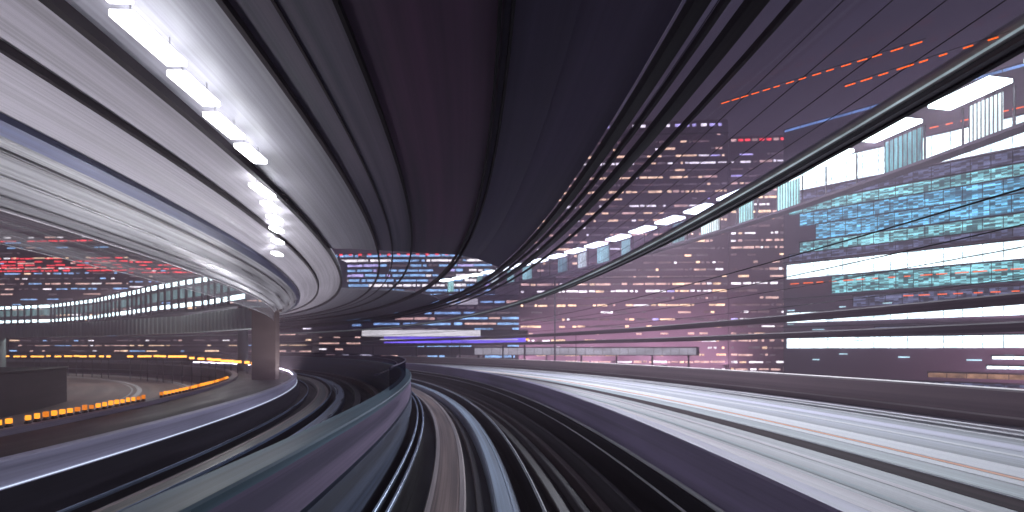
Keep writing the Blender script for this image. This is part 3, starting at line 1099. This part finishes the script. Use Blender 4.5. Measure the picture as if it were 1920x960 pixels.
for a in ((-28.5, 53), (-102, 102)):
    bpart(MB().cyl((a[0], a[1] + 1.2), 0.5, 0, ZC + 4.5, 16), 'column', 'bridge_metal')

pts = [(-110, 92), (-86, 86), (-61.5, 75), (-38.6, 61), (-23.5, 47.5)]
vd = empty('viaduct', (-38.6, 61, 0))
tag(vd, 'pale green ribbed viaduct girder curving below the lit footbridge', 'viaduct')
gd, rib = MB(), MB()
for a, b_ in zip(pts, pts[1:]):
    a3, b3 = Vector((*a, ZC + 2.95)), Vector((*b_, ZC + 2.95))
    gd.beam(a3, b3, 1.2, 2.0)
    n = (b3 - a3).normalized().cross(Vector((0, 0, 1)))
    if n.y > 0:
        n = -n
    ln = (b3 - a3).length
    for k in range(int(ln / 1.1)):
        q = a3.lerp(b3, k * 1.1 / ln) + n * 0.66
        rib.beam(q + Vector((0, 0, -1)), q + Vector((0, 0, 1)), 0.12, 0.12)
for n, mb, m_ in (('girder', gd, 'pale_girder'), ('rib', rib, 'pale_girder')):
    o = mb.build(n, m_, vd)
    o.matrix_parent_inverse = Matrix.Translation(vd.location).inverted()
    if n == 'rib':
        tag(o, kind='stuff')
for a in ((-86, 86),):
    o = MB().cyl(a, 0.7, 0, ZC + 1.95, 16).build('column', 'pale_girder', vd)
    o.matrix_parent_inverse = Matrix.Translation(vd.location).inverted()

# ------------------------------------------------------------------ amber road lanterns far left
k = 0
for u in [i * 15.5 + rnd.uniform(-5, 5) for i in range(33)]:
    if 215 < u < 240:
        continue
    v = 668 + max(0, (u - 300)) * 0.075 + rnd.uniform(-0.8, 0.8)
    v = 668 + max(0, (u - 330)) * 0.09 + rnd.uniform(-0.6, 0.6)
    Y = 88 - 43 * u / 500
    X = (u - 960) / F * Y
    zl = ZC - (v - 655) / F * Y
    zb = ZC - 4.0 if math.hypot(X + R, Y) < R - 13 else ZC - 2.3
    e = empty('road_lantern', (X, Y, 0))
    tag(e, 'amber road lantern on a short post in the long far row at left', 'lantern', 'amber lanterns along the far road')
    MB().cyl((0, 0), 0.04, zb, zl - 0.17, 8).build('post', 'black_metal', e)
    w = rnd.uniform(0.15, 0.55)
    MB().box(-w, w, -0.15, 0.15, zl - 0.11, zl + 0.11).build('lantern_glass', 'amber_far', e)
    MB().box(-w - 0.05, w + 0.05, -0.2, 0.2, zl - 0.17, zl - 0.113).build('tray', 'black_metal', e)

# ------------------------------------------------------------------ smeared trails of orange warning lights, built as lamps on cables
def light_trail(label, pa, pb, where, n, size):
    """pa, pb: end points in world space; n lamps between them on one thin cable."""
    e = empty('light_string', pa)
    tag(e, label, 'light string', 'strings of small orange lights')
    v = pb - pa
    inv = Matrix.Translation(pa).inverted()
    o = MB().beam(pa, pb, size * 0.3, size * 0.3).build('cable', 'black_metal', e)
    o.matrix_parent_inverse = inv
    L_ = v.length
    s_ = 0.0
    for k in range(n):
        f0 = (k + rnd.uniform(0.05, 0.2)) / n
        f1 = (k + rnd.uniform(0.45, 0.95)) / n
        o = MB().beam(pa + v * f0 + where, pa + v * f1 + where, size, size).build('lamp', 'orange_red', e)
        o.matrix_parent_inverse = inv


def on_roof(u, v):
    best = None
    for i in range(240):
        d = 1.4 + i * 0.012
        h = groof(d) - 0.10
        Y = F * h / (655 - v)
        t = math.asin(Y / (R + d))
        q = P(d, h, t)
        er = abs(960 + F * q.x / q.y - u)
        if best is None or er < best[0]:
            best = (er, q)
    return best[1]


def on_office(u, v):
    k = (u - 960) / F
    Y = 91.6 / (1 + k)
    return Vector((k * Y, Y, ZC + (655 - v) / F * Y))


Z = Vector((0, 0, -0.02))
light_trail('upper dashed string of orange lights under the glass roof', on_roof(1350, 192), on_roof(1735, 72), Z, 15, 0.008)
light_trail('lower dashed string of orange lights under the glass roof by the edge beam', on_roof(1580, 160), on_roof(1895, 58), Z, 8, 0.009)
O = Vector((-0.12, -0.12, 0))
light_trail('long dashed string of orange lights below the white ribbon window', on_office(1480, 533), on_office(1930, 503), O, 15, 0.09)
light_trail('short string of orange lights low on the office front', on_office(1690, 555), on_office(1930, 545), O, 7, 0.09)
light_trail('string of orange red lights along the top of the office', on_office(1740, 242), on_office(1930, 199), O, 6, 0.09)

# thin cables above the road
for d, h in ((6.2, 1.9), (8.5, 2.0), (11.5, 2.2), (13.2, 1.75)):
    tag(ring('overhead_cable', tube_prof(d, h, 0.013, 6), 'black_metal', t0=0.0, t1=1.2, smooth=True),
        'thin black cable hanging over the road, %s from the canopy edge' % {6.2: 'nearest', 8.5: 'second', 11.5: 'third', 13.2: 'fourth'}[d], 'cable', 'thin cables over the road')
